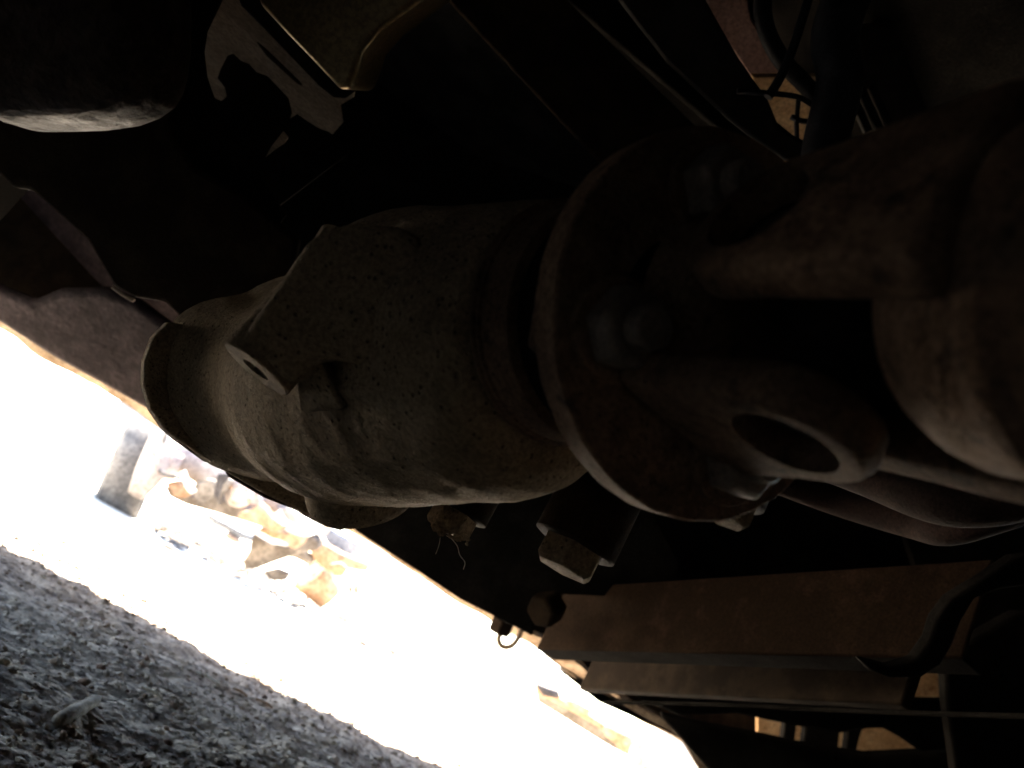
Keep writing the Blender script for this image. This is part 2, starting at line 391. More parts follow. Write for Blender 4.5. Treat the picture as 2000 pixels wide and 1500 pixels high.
def ear(name, s_tip, s_root, ang, parent, rin=.033, th=.0165, wid=.0275, wroot=.035, bore=.0176, roundtip=True, mt='flange'):
    """one yoke ear: a slab square to the radial direction, round at its tip, with the bearing bore through it"""
    rd = rad(ang); tn = D.cross(rd).normalized()
    sgn = 1 if s_root > s_tip else -1
    cs = s_tip + sgn*wid
    pts = [(s_root, -wroot), (cs+sgn*.012, -wid*1.02)]
    for k in range(13):
        a = -math.pi/2 + math.pi*k/12
        pts.append((cs - sgn*math.cos(a)*wid, math.sin(a)*wid))
    pts += [(cs+sgn*.012, wid*1.02), (s_root, wroot)]
    wp = [C0 + D*s + tn*q + rd*rin for s, q in pts]
    bm = bmesh.new(); bm_prism(bm, wp, rd*th)
    o = link(name, mesh(name, bm), MAT[mt], parent, smooth=60, bevel=.0055, seg=4)
    c = C0 + D*cs + rd*rin
    cut(o, name, c, rd, bore, .003 if th > .008 else -.01, th+.02)
    lathe('bearing_cap', c+rd*.0, rd, [(0,bore*.97),(.0048,bore*.97),(.0052,bore*.8),(.0045,bore*.5),(.0045,.001)], MAT['black'], o, seg=40)
    return o
yA, yB = 236, 138
yoke = part(lathe('flange_yoke', C0, -D, [(.0140,.045),(.020,.043),(.030,.040),(.040,.036),(.046,.028),(.047,.0)], MAT['flange'], T, seg=96), 'rusty yoke bolted to the drive flange')
for a in (yA, yA+180): ear('yoke_ear', -.099, -.018, a, yoke)
prop = part(lathe('propeller_shaft', C0, -D, [(.100,.0),(.101,.024),(.108,.036),(.117,.0425),(.126,.0460),(.135,.0465),(.138,.0482),(.143,.0486),(.147,.0470),(.60,.0470)], MAT['flange'], T, seg=128), 'thick rusty propeller shaft tube leaving the picture at the right')
for a in (yB, yB+180): ear('shaft_ear', -.040, -.136, a, prop, rin=.033, th=.0165)
cr = C0 - D*.070
bm = bmesh.new()
for a in (yA, yB):
    bm_lathe(bm, cr-rad(a)*.040, rad(a), [(0,.011),(.08,.011)], 24)
bmesh.ops.create_icosphere(bm, subdivisions=3, radius=.019, matrix=Matrix.Translation(cr))
link('joint_cross', mesh('joint_cross', bm), MAT['grey'], T, smooth=40)

# round lug that points down and to the left, with its bore
ld = cdir(-.60, -.80, -.38); lc = P(499, 722, .375)
lug = lathe('mounting_lug', lc, -ld, [(0,.0186),(.0008,.0194),(.04,.0198),(.062,.021),(.078,.024)], MAT['cast'], house, seg=64)
cut(lug, 'lug', lc, -ld, .0075, -.01, .03)
slab = plate('lug_web', [(452,676),(604,455),(680,432),(790,440),(850,500),(870,600),(850,680),(760,700),(690,712),(622,700),(596,722),(566,760),(520,716)], .353, MAT['cast'], house, n=cdir(.10,.05,1), th=.06, bevel=.007, seg=4)
# small cast rib beside the lug
bm = bmesh.new()
tri = [P(612,690,.360), P(570,752,.388), P(582,806,.402), P(672,800,.372)]
b2 = [p + _f*.03 + CX*.004 for p in tri]
a_ = [bm.verts.new(p) for p in tri]; c_ = [bm.verts.new(p) for p in b2]
bm.faces.new(a_); bm.faces.new(c_[::-1])
for i in range(4): bm.faces.new((a_[i], c_[i], c_[(i+1)%4], a_[(i+1)%4]))
link('cast_rib', mesh('rib', bm), MAT['cast'], house, smooth=40, bevel=.0035, seg=3)
# drain cup under the housing
lathe('drain_boss', P(705, 962, .55), cdir(.06,-.92,.30), [(-.03,.040),(.004,.0385),(.010,.035),(.0125,.029),(.011,.025),(.006,.022)], MAT['cast'], house, seg=64)

# hexagon heads and studs that hang straight down
dn = -UP
def stud(px, py, z, r1, l1, r2, l2, mt, rot=0.2, base=.06):
    top = P(px, py, z)
    o = part(lathe('stud', top-dn*base, dn, [(0,r1),(base,r1),(base+l1,r1),(base+l1+.001,r1*.9)], MAT[mt], T, seg=40))
    hexa('nut', top+dn*(l1), dn, r2, l2, MAT['cast'], o, rot=rot, bevel=.0008)
    return o
stud(1150, 1010, .44, .0245, .018, .0185, .016, 'steel', .25, base=.08)
o = stud(900, 985, .56, .024, .006, .0175, .016, 'steel', .6, base=.03)
stud(1440, 960, .36, .0145, .004, .0115, .012, 'grey', .1, base=.04)
# crumbs of dirt and a strand of cobweb on the smaller stud
rnd = random.Random(3); vv = []; ff = []
for k in range(60):
    t = rnd.random(); p = P(846+t*70+rnd.uniform(-6, 6), 1022+t*34+rnd.uniform(-10, 12), .545); stone_into(vv, ff, p, rnd.uniform(.0008, .0026)*(1.6-t), k)
for k in range(14):
    stone_into(vv, ff, P(858-k*.8+rnd.uniform(-2,2), 992+k*3.0, .55), rnd.uniform(.0008, .0018), 100+k)
me = bpy.data.meshes.new('dirt_crumbs'); me.from_pydata(vv, [], ff); link('dirt_crumbs', me, MAT['dirtlump'], o)
bm = bmesh.new()
bm_tube(bm, [P(878,1048,.55),P(893,1066,.55),P(898,1084,.55),P(908,1098,.55),P(905,1112,.55)], .00022, 5)
bm_tube(bm, [P(860,1050,.55),P(857,1066,.55),P(851,1082,.55)], .0002, 5)
link('cobweb_strand', mesh('cobweb', bm), MAT['web'], o)

# ---- far edge of the body: sill beam with its lower lip
S = [(-420,420,1.62),(-200,535,1.66),(0,637,1.70),(70,690,1.73),(140,724,1.78),(200,757,1.82),(262,800,1.84),(340,852,1.86),(480,935,1.88),(600,995,1.9),(690,1040,1.9),(760,1082,1.92),(830,1128,1.94),(900,1178,1.96),(960,1212,1.97),(1005,1240,1.99),(1050,1263,2.0),(1100,1302,2.02),(1150,1345,2.05),(1200,1376,2.08),(1260,1412,2.1),(1330,1448,2.14),(1400,1500,2.2),(1600,1660,2.4),(1900,1880,2.7)]
def sill_z(x, y):                # the sill is a straight run seen at an angle: depth of the point of it under this ray
    d = ray(x, y); return 2.06/(d.y-.41*d.x)
S = [(x, y, sill_z(x, y)) for x, y, z in S]
Sw = [P(*q) for q in S]
Ss = spline(Sw, 4)
def ribbon(name, pts, outd, h, th, m, parent, wob=.004, label=None):
    bm = bmesh.new(); rows = []
    for i, p in enumerate(pts):
        j = noise.noise(p*9)*wob + noise.noise(p*40)*wob*.4
        q = p + UP*j
        rows.append([bm.verts.new(q), bm.verts.new(q+UP*h), bm.verts.new(q+UP*h+outd*th), bm.verts.new(q+outd*th+UP*.0)])
    for a, b in zip(rows, rows[1:]):
        for k in range(4): bm.faces.new((a[k], a[(k+1)%4], b[(k+1)%4], b[k]))
    bm.faces.new(rows[0]); bm.faces.new(rows[-1][::-1])
    o = link(name, mesh(name, bm), m, parent, smooth=40)
    if label: o['label'] = label
    return o
out = Vector((-.38, .925, 0)).normalized()
ribbon('sill', Ss, out, .80, .05, MAT['steel'], T, label='dusty lower edge of the truck body against the white daylight')
# inward return lip of the sill, coloured paler to show its lit edge
bm = bmesh.new(); rows = []
for p in Ss:
    q = p + UP*(noise.noise(p*9)*.004+noise.noise(p*40)*.0016-.001)
    k = .024+.008*noise.noise(p*5)
    rows.append([bm.verts.new(q), bm.verts.new(q-out*.034+UP*k), bm.verts.new(q-out*.030+UP*(k+.012)), bm.verts.new(q+UP*(k+.012))])
for a, b in zip(rows, rows[1:]):
    for k in range(4): bm.faces.new((a[k], a[(k+1)%4], b[(k+1)%4], b[k]))
bm.faces.new(rows[0]); bm.faces.new(rows[-1][::-1])
link('sill_lip', mesh('sill_lip', bm), MAT['sill'], T, smooth=40)

# added box high up behind the inner panels, blocks light to the ceiling
jbox('shade_block', Vector((.15,1.64,.85)), (1.9,.30,.56), MAT['black'], T, ax=(Vector((.97,.23,0)), Vector((-.23,.97,0)), UP), bevel=.03)
# ---- body shell that keeps the daylight out: engine bay cover, unseen skirts shaped to block light
bm = bmesh.new(); bm_prism(bm, [Vector(q) for q in ((-1.6,-1.66,1.10),(3.15,-1.66,1.10),(3.15,3.33,1.10),(-1.6,1.38,1.10))], UP*.05)
link('floor_pan', mesh('floor_pan', bm), MAT['black'], T, smooth=40)
jbox('shade_skirt', Vector((.95,-1.62,.64)), (4.3,.05,.96), MAT['black'], T)
bm = bmesh.new()
for (x0, y0), (x1, y1) in (((-.70,.77),(-.70,1.02)), ((-.70,1.02),(-1.52,1.72))):
    n_ = Vector((-(y1-y0), x1-x0, 0)).normalized()*.03
    bm_prism(bm, [Vector((x0,y0,.29)), Vector((x1,y1,.29)), Vector((x1,y1,1.1)), Vector((x0,y0,1.1))], n_)
link('shade_skirt', mesh('shade_skirt', bm), MAT['black'], T, smooth=40)
jbox('shade_box', Vector((-.72,-.42,.59)), (.09,2.36,1.06), MAT['black'], T, bevel=.03)  # added unseen box, blocks low light from the left
jbox('shade_skirt', Vector((3.1,.6,.59)), (.05,4.2,1.06), MAT['black'], T)
bm = bmesh.new(); a0 = Vector((1.32, 2.06+.41*1.32, .08)); a1 = Vector((3.1, 2.06+.41*3.1, .08))
bm_prism(bm, [a0, a1, a1+UP*.34, a0+UP*.34+Vector((-.1,-.04,0))], out*.03)
link('shade_strip', mesh('shade_strip', bm), MAT['black'], T, smooth=40, bevel=.005)  # added strip, keeps ground bounce off the rail's right end
for x, y in ((2.7,-1.25),(1.75,2.38)):  # second wheel set there to keep light off the frame rail
    whl = lathe('wheel', Vector((x-.12, y, .37)), Vector((1,0,0)), [(0,.20),(.0,.30),(.03,.36),(.06,.37),(.18,.37),(.21,.36),(.24,.30),(.24,.20)], MAT['rubber'], T, seg=48)
    lathe('rim', Vector((x-.10, y, .37)), Vector((1,0,0)), [(0,.19),(.02,.2),(.2,.2),(.2,.05)], MAT['steel'], whl, seg=48)

# ---- added unseen wall round the truck, keeps light off its near side
bm = bmesh.new()
def bm_box(bm, c, size):
    v = bmesh.ops.create_cube(bm, size=1)['verts']
    for q in v: q.co = Vector(c) + Vector((q.co.x*size[0], q.co.y*size[1], q.co.z*size[2]))
bm_box(bm, (.6,-2.1,1.1), (6.8,.2,2.4)); bm_box(bm, (4.1,.6,1.1), (.2,5.6,2.4)); 
yw = link('shade_wall', mesh('shade_wall', bm), mat('grey_shade_wall', (.10,.095,.09), (.16,.15,.14), 3, bump=.5, bscale=60, bdist=.01))
tag(yw, 'added grey wall out of view that shades the near side of the truck', 'wall')

# ---- frame rail and bars at the lower right
def beam(name, a, b, h, th, m, label=None, bevel=.003, updir=None, backd=None):
    """a-b bottom edge of the face in view, h height along updir, th thick away"""
    updir = (updir or UP).normalized(); dv = (b-a).normalized()
    n = dv.cross(updir).normalized()
    if n.dot(_f) < 0: n = -n
    bm = bmesh.new(); bm_prism(bm, [a, b, b+updir*h, a+updir*h], n*th)
    o = link(name, mesh(name, bm), m, T, smooth=40, bevel=bevel)
    if label: o['label'] = label
    return o, n
a, b = P(1046,1268,1.40), P(1880,1286,.86)
rail, rn = beam('frame_rail', a, b, .125, .006, MAT['panelbrown'], 'brown dusty frame rail running into the dark, lit at its left end')
beam('rail_lip', a+UP*.0005, b+UP*.0005, .006, .05, MAT['black'])
a2, b2_ = P(1130,1345,1.62), P(1760,1376,1.0)
beam('lower_bar', a2, b2_, .075, .02, MAT['steel'], 'darker bar below the frame rail')
# bolt on the rail
bl = hexa('rail_bolt', P(1080,1180,1.36), cdir(-.55,-.1,-.8), .031, .045, MAT['steel'], T, rot=.3, bevel=.004)
bl['label'] = 'big hexagon bolt at the left end of the frame rail'
# curved web plate behind the studs
plate('gusset', [(690,1010),(860,960),(1000,930),(1240,930),(1330,1100),(1300,1170),(1060,1160),(1046,1210),(1040,1244),(1000,1222),(900,1172),(800,1106),(690,1035)], 1.35, MAT['black'], T, th=.02, bevel=.004)
# bolt and hook below the sill
hb = hexa('sill_bolt', P(985,1210,1.86), cdir(-.35,-.85,-.1), .030, .035, MAT['steel'], T, rot=.2, bevel=.003)
tube('tow_hook', [P(1020,1225,1.85),P(1012,1246,1.85),P(998,1262,1.85),P(980,1262,1.85),P(974,1246,1.85),P(985,1228,1.85)], .0065, MAT['sill'], T)
plate('lower_panel', [(1125,1330),(1170,1366),(1230,1372),(1290,1400),(1380,1465),(1430,1520),(1380,1530),(1330,1446),(1260,1410),(1200,1374)], 1.95, MAT['sill'], T, th=.03, bevel=.006)
part(plate('bumper_bracket', [(1240,1362),(1500,1368),(1900,1372),(1860,1398),(1800,1416),(1760,1414),(1700,1424),(1640,1434),(1560,1420),(1500,1408),(1440,1395),(1330,1400)], 1.5, MAT['black'], T, th=.03, bevel=.006))
part(plate('lower_crossmember', [(1290,1400),(1400,1425),(1500,1444),(1560,1458),(1700,1480),(1860,1472),(2050,1490),(2050,1650),(1500,1600),(1380,1500)], 1.7, MAT['black'], T, th=.04, bevel=.008))
tube('brake_pipe', [P(1180,1372,1.4),P(1400,1376,1.2),P(1700,1390,1.0),P(2050,1400,.8)], .003, MAT['black'], T)

# things seen through the gaps low on the right, on the truck's other side
part(plate('far_panel', [(1480,1400),(1860,1300),(1900,1500),(1480,1500)], 2.15, MAT['tan'], T, th=.02))
for q in ([(1536,1380),(1560,1380),(1552,1460),(1528,1460)], [(1580,1380),(1646,1380),(1636,1480),(1566,1480)], [(1662,1380),(1700,1380),(1680,1440),(1668,1490),(1650,1490)]):
    plate('strut', q, 1.9, MAT['black'], T, th=.03, bevel=.004)
plate('bracket', [(1700,1330),(1742,1366),(1760,1370),(1845,1372),(1900,1400),(1900,1460),(1800,1470),(1760,1442),(1726,1424),(1690,1425),(1670,1400)], 1.5, MAT['black'], T, th=.03, bevel=.006)
plate('bracket', [(1845,1280),(1990,1200),(2100,1200),(2100,1600),(1880,1600),(1850,1372)], 1.3, MAT['black'], T, th=.03, bevel=.006)

plate('dark_cover_plate', [(1740,960),(2250,860),(2250,1320),(1950,1300),(1840,1300),(1800,1150)], 1.55, MAT['black'], T, th=.02, bevel=.003)  # black plate added to keep the right edge dark
# Y shaped casting at the right
plate('cast_bracket', [(1680,1290),(1740,1305),(1790,1290),(1818,1250),(1830,1210),(1860,1170),(1925,1130),(1985,1090),(2060,1080),(2060,1140),(1960,1150),(1905,1170),(1878,1215),(1862,1260),(1838,1300),(1800,1325),(1740,1325),(1700,1310)], .80, MAT['black'], T, th=.02, bevel=.006, seg=3)
# curved exhaust pipe behind the joint
tube('exhaust_pipe', [P(1480,820,.62),P(1570,875,.60),P(1700,925,.56),P(1850,975,.50),P(2010,955,.46),P(2200,860,.42)], .0175, MAT['rust'], T, seg=32, n=10)

# arms, hoses and brackets that crowd the dark right edge
tube('steering_arm', [P(1500,930,.75),P(1640,980,.72),P(1780,1020,.66),P(1850,1032,.62),P(1960,1000,.58),P(2120,940,.55)], .014, MAT['rust'], T, seg=24)



# ---- left side: inner panels
plate('inner_panel', [(-1000,-900),(-1000,-170),(-400,190),(-60,330),(0,343),(25,368),(60,372),(120,425),(170,470),(222,560),(262,582),(320,590),(350,620),(368,645),(410,668),(470,690),(560,640),(580,470),(470,380),(380,330),(330,260),(300,-60),(200,-900)], .76, MAT['steel'], T, n=cdir(.10,.30,1), th=.015, bevel=.004)  # brought close and extended out of view to shade the housing
part(plate('wheel_arch_liner', [(-60,540),(60,590),(110,568),(200,566),(262,590),(330,640),(360,720),(350,835),(290,806),(200,755),(100,700),(0,635),(-60,600)], 1.50, MAT['primer'], T, n=cdir(.2,.5,1), th=.03, bevel=.02, seg=4), 'purple grey inner panel just above the sill')
plate('inner_skin', [(-300,150),(560,150),(600,330),(620,960),(480,925),(200,748),(0,625),(-300,460)], 1.68, MAT['primer'], T, n=cdir(.2,.5,1), th=.02)

plate('highlight_strip', [(220,556),(240,572),(264,584),(258,590),(236,578),(216,562)], 1.05, MAT['shield'], T, th=.004, bevel=.001)  # pale strip painted in for the lit highlight on the panel edge

# ---- top left: greasy casting close to the lens
gp = [(-120,-150),(276,-150),(274,40),(268,90),(256,136),(236,168),(206,190),(160,208),(100,217),(30,220),(-120,221)]
p0 = P(100,100,.36); n = cdir(.12,.10,1)
bm = bmesh.new(); bm_prism(bm, [on(x, y, p0, n) for x, y in gp], n*.06)
gc = link('oil_pan', mesh('oil_pan', bm), MAT['grease'], T, smooth=50, bevel=.022, seg=8); gc['label'] = 'greasy rounded casting shining in the top left corner'

# ---- top: pale sheet seen through ragged gap, gold pan with a folded lip
plate('heat_shield', [(380,-80),(760,-80),(712,95),(690,190),(664,206),(669,240),(650,262),(600,300),(480,330),(380,200)], .95, MAT['shield'], T, n=cdir(.1,.62,.8), th=.004, bevel=0)
part(plate('torn_bracket', [(444,108),(455,104),(470,118),(486,124),(500,140),(522,148),(545,172),(562,190),(569,218),(565,232),(580,222),(600,236),(622,250),(640,256),(655,266),(680,300),(520,420),(470,450),(380,330),(405,185),(432,197),(442,188),(438,170),(424,152),(430,135)], .86, MAT['black'], T, th=.004, bevel=.001), 'black bracket with a ragged torn edge')
plate('wheel_house', [(300,-80),(470,-80),(428,10),(404,60),(398,100),(404,150),(420,196),(430,240),(500,330),(560,420),(470,520),(380,470),(300,380),(262,300),(240,200)], .8, MAT['black'], T, th=.003, bevel=.001)
plate('crossmember', [(516,308),(536,284),(552,256),(562,266),(560,274),(540,292),(524,308),(700,320),(760,250),(1300,420),(1250,560),(560,520),(500,330)], .98, MAT['black'], T, th=.004, bevel=.001)
pan = plate('pan', [(492,-60),(505,8),(560,68),(610,120),(640,152),(662,176),(682,172),(694,140),(706,100),(740,60),(900,-60)], .74, MAT['gold'], T, n=cdir(.3,.35,1), th=.06, bevel=.028, seg=6)
pan['label'] = 'metal pan with a golden glint along its lower edge'
plate('pan_lip', [(440,-60),(470,12),(520,62),(580,124),(622,168),(650,190),(672,192),(690,178),(712,120),(752,70),(900,-60)], .79, MAT['black'], T, n=cdir(.3,.35,1), th=.006, bevel=.002)
plate('shield_tab', [(518,308),(530,286),(552,258),(562,270),(556,280),(538,292)], .80, MAT['shield'], T, n=cdir(.1,.62,.8), th=.003, bevel=0)
plate('shield_rib', [(500,82),(520,98),(582,158),(590,168),(580,164),(520,110)], .925, MAT['steel'], T, n=cdir(.1,.62,.8), th=.004, bevel=.001)

# ---- ceiling: rails, hoses, window to the lit inner wing
plate('upper_rail', [(1160,-60),(1345,-60),(1440,110),(1500,195),(1522,250),(1620,300),(1560,330),(1480,280),(1420,232),(1300,120)], .86, MAT['grey'], T, n=cdir(.3,.3,1), th=.02, bevel=.004)
beam('upper_crossmember', P(820,-60,1.05), P(1230,380,.9), .12, .006, MAT['steel'], updir=cdir(.8,.55,.1))
beam('heat_plate', P(1040,-60,1.1), P(1500,330,.9), .06, .01, MAT['black'], updir=cdir(.8,.55,.2))
part(plate('inner_wing', [(1360,-60),(1450,-60),(1468,40),(1500,90),(1522,140),(1512,182),(1480,170),(1440,110),(1395,50)], 1.0, MAT['wing'], T, n=cdir(.1,.7,.7), th=.01, bevel=.002), 'purple brown strip of inner wing')
part(plate('rusty_inner_wing', [(1470,150),(1660,150),(1640,320),(1480,320)], 1.06, MAT['tan'], T, n=cdir(-.1,.75,.6), th=.01), 'orange brown patch of inner wing seen through a gap')
tube('hose', [P(1500,-60,.86),P(1490,30,.86),P(1522,110,.88),P(1585,180,.9),P(1630,260,.9)], .010, MAT['rubber'], T, seg=20)
tube('hose', [P(1680,-60,.8),P(1632,60,.8),P(1640,160,.82),P(1610,300,.84),P(1620,420,.86)], .024, MAT['rubber'], T, seg=20)
tube('cable', [P(1440,178,.84),P(1500,182,.84),P(1560,190,.84),P(1600,215,.84)], .003, MAT['rubber'], T)
tube('cable', [P(1590,-40,.83),P(1560,60,.83),P(1530,140,.83),P(1500,190,.83)], .005, MAT['rubber'], T)
tube('cable', [P(1560,190,.95),P(1556,240,.95),P(1557,300,.95)], .003, MAT['rubber'], T)
tube('cable', [P(1545,228,.95),P(1565,236,.95),P(1590,238,.95)], .0035, MAT['rubber'], T)
for k in range(3):
    plate('wing_rib', [(1650+k*24,170),(1662+k*24,160),(1704+k*24,252),(1692+k*24,262)], .9, MAT['grey'], T, th=.008, bevel=.002)
plate('battery_tray', [(1650,60),(1780,40),(1860,240),(1720,290),(1655,200)], .95, MAT['grey'], T, n=cdir(-.2,.6,.8), th=.02, bevel=.004)

# ---------------------------------------------------------------- the scrap yard beyond the truck, in hard sunlight
BM = {
 'tyre':  mat('dusty_grey_tyre', (.09,.085,.082), (.14,.132,.125), 9, rough=.9, bump=.5, bscale=60, bdist=.006),
 'pale':  mat('pale_oxidised_alloy', (.26,.215,.19), (.37,.325,.29), 10, rough=.8, bump=.3, bscale=60, bdist=.003, c3=(.20,.09,.055), s3=9, t3=.58),
 'rust':  mat('orange_scrap_rust', (.26,.155,.09), (.40,.28,.19), 9, rough=.9, bump=.5, bscale=60, bdist=.005, c3=(.13,.055,.03), s3=9, t3=.55),
 'dull':  mat('brown_grey_scrap_iron', (.11,.093,.077), (.19,.165,.14), 8, rough=.9, bump=.6, bscale=60, bdist=.006),
 'blue':  mat('faded_blue_grey_paint', (.17,.19,.225), (.26,.28,.31), 4, rough=.5, bump=.2, bscale=40, bdist=.003, c3=(.12,.10,.08), s3=9, t3=.6),
 'dark':  mat('black_plastic_scrap', (.03,.028,.03), (.05,.045,.045), 8, rough=.7, bump=.2, bscale=40, bdist=.003),
 'white': mat('sun_bleached_white', (.45,.42,.38), (.6,.57,.53), 6, rough=.8, bump=.2, bscale=40, bdist=.003),
}
def bplate(name, px, z, m, th, parent=None, label=None, cat=None, n=None, bevel=.012, group=None):
    o = plate(name, px, z, BM[m], parent, n=n, th=th, bevel=bevel)
    if label: tag(o, label, cat, group)
    return o
# axle with wheel, drum and spring, lying across the yard
ax = thing('scrapped_axle', 'rusty scrapped axle with its grey tyre and pinkish white brake drum, lying in the sun', 'axle')
ad = cdir(.86,-.36,.35)
wc = P(258, 925, 4.35)
tr = lathe('tyre', wc-ad*.12, ad, [(-.0,.17),(.0,.24),(.02,.285),(.045,.30),(.09,.304),(.15,.304),(.195,.30),(.22,.285),(.24,.24),(.24,.17)], BM['tyre'], ax, seg=64)
lathe('wheel_rim', wc-ad*.10, ad, [(0,.165),(.02,.172),(.18,.172),(.18,.08),(.10,.05)], BM['dull'], ax, seg=48)
dr = lathe('brake_drum', P(276,890,4.12), ad, [(0,.02),(.0,.10),(.01,.20),(.05,.215),(.09,.217),(.10,.20),(.13,.14),(.15,.08),(.20,.07)], BM['pale'], ax, seg=48)
tube('axle_tube', [P(300,880,4.25),P(380,905,4.35),P(470,945,4.45),P(560,985,4.55),P(640,1020,4.7)], lambda t: .085+.045*math.exp(-((t-.45)/.13)**2), BM['pale'], ax, seg=28)
tube('brake_hose', [P(326,838,4.0),P(318,870,4.0),P(306,900,4.0),P(318,925,4.0),P(360,936,4.02),P(375,960,4.05)], .010, BM['tyre'], ax)
tube('bent_rod', [P(356,920,3.95),P(366,945,3.95),P(378,962,3.95)], .016, BM['white'], ax)
bplate('spring_pack', [(320,950),(345,962),(390,972),(430,965),(442,978),(500,1002),(560,1030),(545,1042),(480,1020),(420,1002),(360,985),(330,970)], 4.25, 'dull', .08, ax)
bplate('spring_bracket', [(383,942),(410,936),(424,944),(432,934),(452,938),(440,958),(428,972),(428,990),(400,978),(386,962)], 4.1, 'dull', .06, ax)
bplate('spring_hanger', [(424,925),(452,926),(434,948),(424,975),(416,972),(420,945)], 4.02, 'dark', .03, ax)
bplate('rusty_bracket', [(482,1000),(506,984),(516,994),(530,1012),(556,1030),(540,1040),(505,1026),(485,1018),(462,1012),(466,1002)], 4.15, 'rust', .08, ax)
bplate('spring_seat', [(430,928),(468,940),(508,962),(506,985),(488,996),(462,992),(434,984),(426,960)], 4.32, 'pale', .12, ax)
bplate('shackle', [(322,944),(344,940),(368,952),(374,966),(356,974),(336,968)], 4.16, 'rust', .07, ax)
bplate('mount_plate', [(538,990),(560,992),(606,1018),(600,1032),(574,1030),(550,1018)], 4.42, 'pale', .05, ax)
lathe('spring_eye', P(398,958,4.1), cdir(.2,-.1,1), [(0,.03),(0,.062),(.06,.062),(.06,.03)], BM['dull'], ax, seg=24)
hc_ = lathe('hub_cap', P(470,962,4.2), cdir(-.3,.2,-1), [(0,.085),(.03,.08),(.05,.06),(.06,.02)], BM['pale'], ax, seg=28)
for q in ((452,950),(484,958),(462,982),(488,978)):
    lathe('cover_bolt', P(*q, 4.16), cdir(-.3,.2,-1), [(0,.012),(.02,.012),(.024,.007)], BM['rust'], hc_, seg=8)
# loose scrap around it
tag(tube('exhaust_stub', [P(500,1092,4.7),P(540,1080,4.7),P(575,1078,4.72),P(608,1094,4.8)], .035, BM['dull'], seg=16), 'bent grey pipe stub behind the forked bracket', 'pipe')
pu = lathe('pulley', P(636,1150,5.2), cdir(-.2,.6,-.7), [(0,.03),(0,.10),(.02,.11),(.035,.09),(.05,.11),(.07,.10),(.07,.03)], BM['pale'], seg=32); tag(pu, 'pale grooved pulley lying right of the small rusty bucket', 'pulley')
tag(tube('coil_spring', [P(690+9*math.cos(k*.9), 1140+k*1.1+9*math.sin(k*.9), 5.2) for k in range(26)], .008, BM['dull'], seg=6, n=2), 'small loose coil spring at the right end of the scrap row', 'spring')
bplate('fender_panel', [(216,790),(244,778),(300,798),(300,822),(276,846),(250,872),(232,866),(208,848),(196,830),(204,812)], 4.75, 'blue', .10, None, 'faded blue grey panel standing behind the wheel at the far left', 'panel')
tag(tube('bent_white_tube', [P(540,1000,4.3),P(552,1020,4.3),P(575,1034,4.3),P(598,1038,4.3),P(618,1026,4.3),P(632,1008,4.35)], .024, BM['white'], seg=18), 'white tube bent into a U beside the rusty bracket', 'tube')
bplate('rusty_casting', [(500,1035),(535,1030),(560,1042),(580,1040),(592,1052),(588,1066),(572,1074),(556,1060),(530,1052)], 4.35, 'rust', .12, None, 'orange rusty casting lying above the grey bracket', 'scrap')
bplate('steering_bracket', [(492,1040),(510,1052),(528,1062),(560,1068),(585,1055),(610,1048),(625,1058),(620,1075),(590,1080),(560,1090),(530,1100),(500,1112),(478,1112),(472,1098),(486,1076)], 4.6, 'dull', .12, None, 'grey brown forked iron bracket in the middle of the scrap heap', 'bracket')
bplate('sheet_panel', [(618,1026),(640,1030),(690,1058),(748,1092),(742,1108),(700,1090),(664,1080),(640,1062)], 4.9, 'blue', .05, None, 'pale blue grey sheet panel leaning right of the white tube', 'panel')
bplate('rusty_link', [(600,1066),(626,1060),(668,1084),(720,1104),(716,1118),(670,1110),(664,1126),(640,1116),(615,1098)], 4.75, 'rust', .08, None, 'rusty link bar under the pale blue panel', 'bar')
hub = lathe('rusty_bucket', P(606,1118,5.0), cdir(.35,-.65,.3), [(0,.0),(.0,.115),(.02,.13),(.22,.09),(.23,.0)], BM['rust'], seg=36); tag(hub, 'small rusty bucket tipped over on the sunlit ground', 'bucket')
tube('split_hose', [P(408,1009,4.5),P(424,1020,4.5),P(445,1030,4.55),P(470,1044,4.55),P(490,1050,4.6)], .022, BM['blue'], seg=12); tag(bpy.data.objects['split_hose'], 'grey hose end lying below the spring', 'hose')
vv=[];ff=[]; stone_into(vv, ff, G(672,1212), .055, 4, .9); me=bpy.data.meshes.new('stone'); me.from_pydata(vv,[],ff); tag(link('stone', me, BM['dull'], smooth=80, sub=1), 'single grey stone on the white sunlit ground', 'stone')
# shaded rubble under the axle
rnd = random.Random(12); vv=[]; ff=[]
for k in range(900):
    t = rnd.random(); x = 300+t*500; y = 1022+t*250+rnd.gauss(4, 12)
    p = G(x, y)
    stone_into(vv, ff, p, rnd.uniform(.005, .035), 500+k)
me=bpy.data.meshes.new('scrap_rubble'); me.from_pydata(vv,[],ff); o=link('scrap_rubble', me, BM['dull']); o['kind']='stuff'
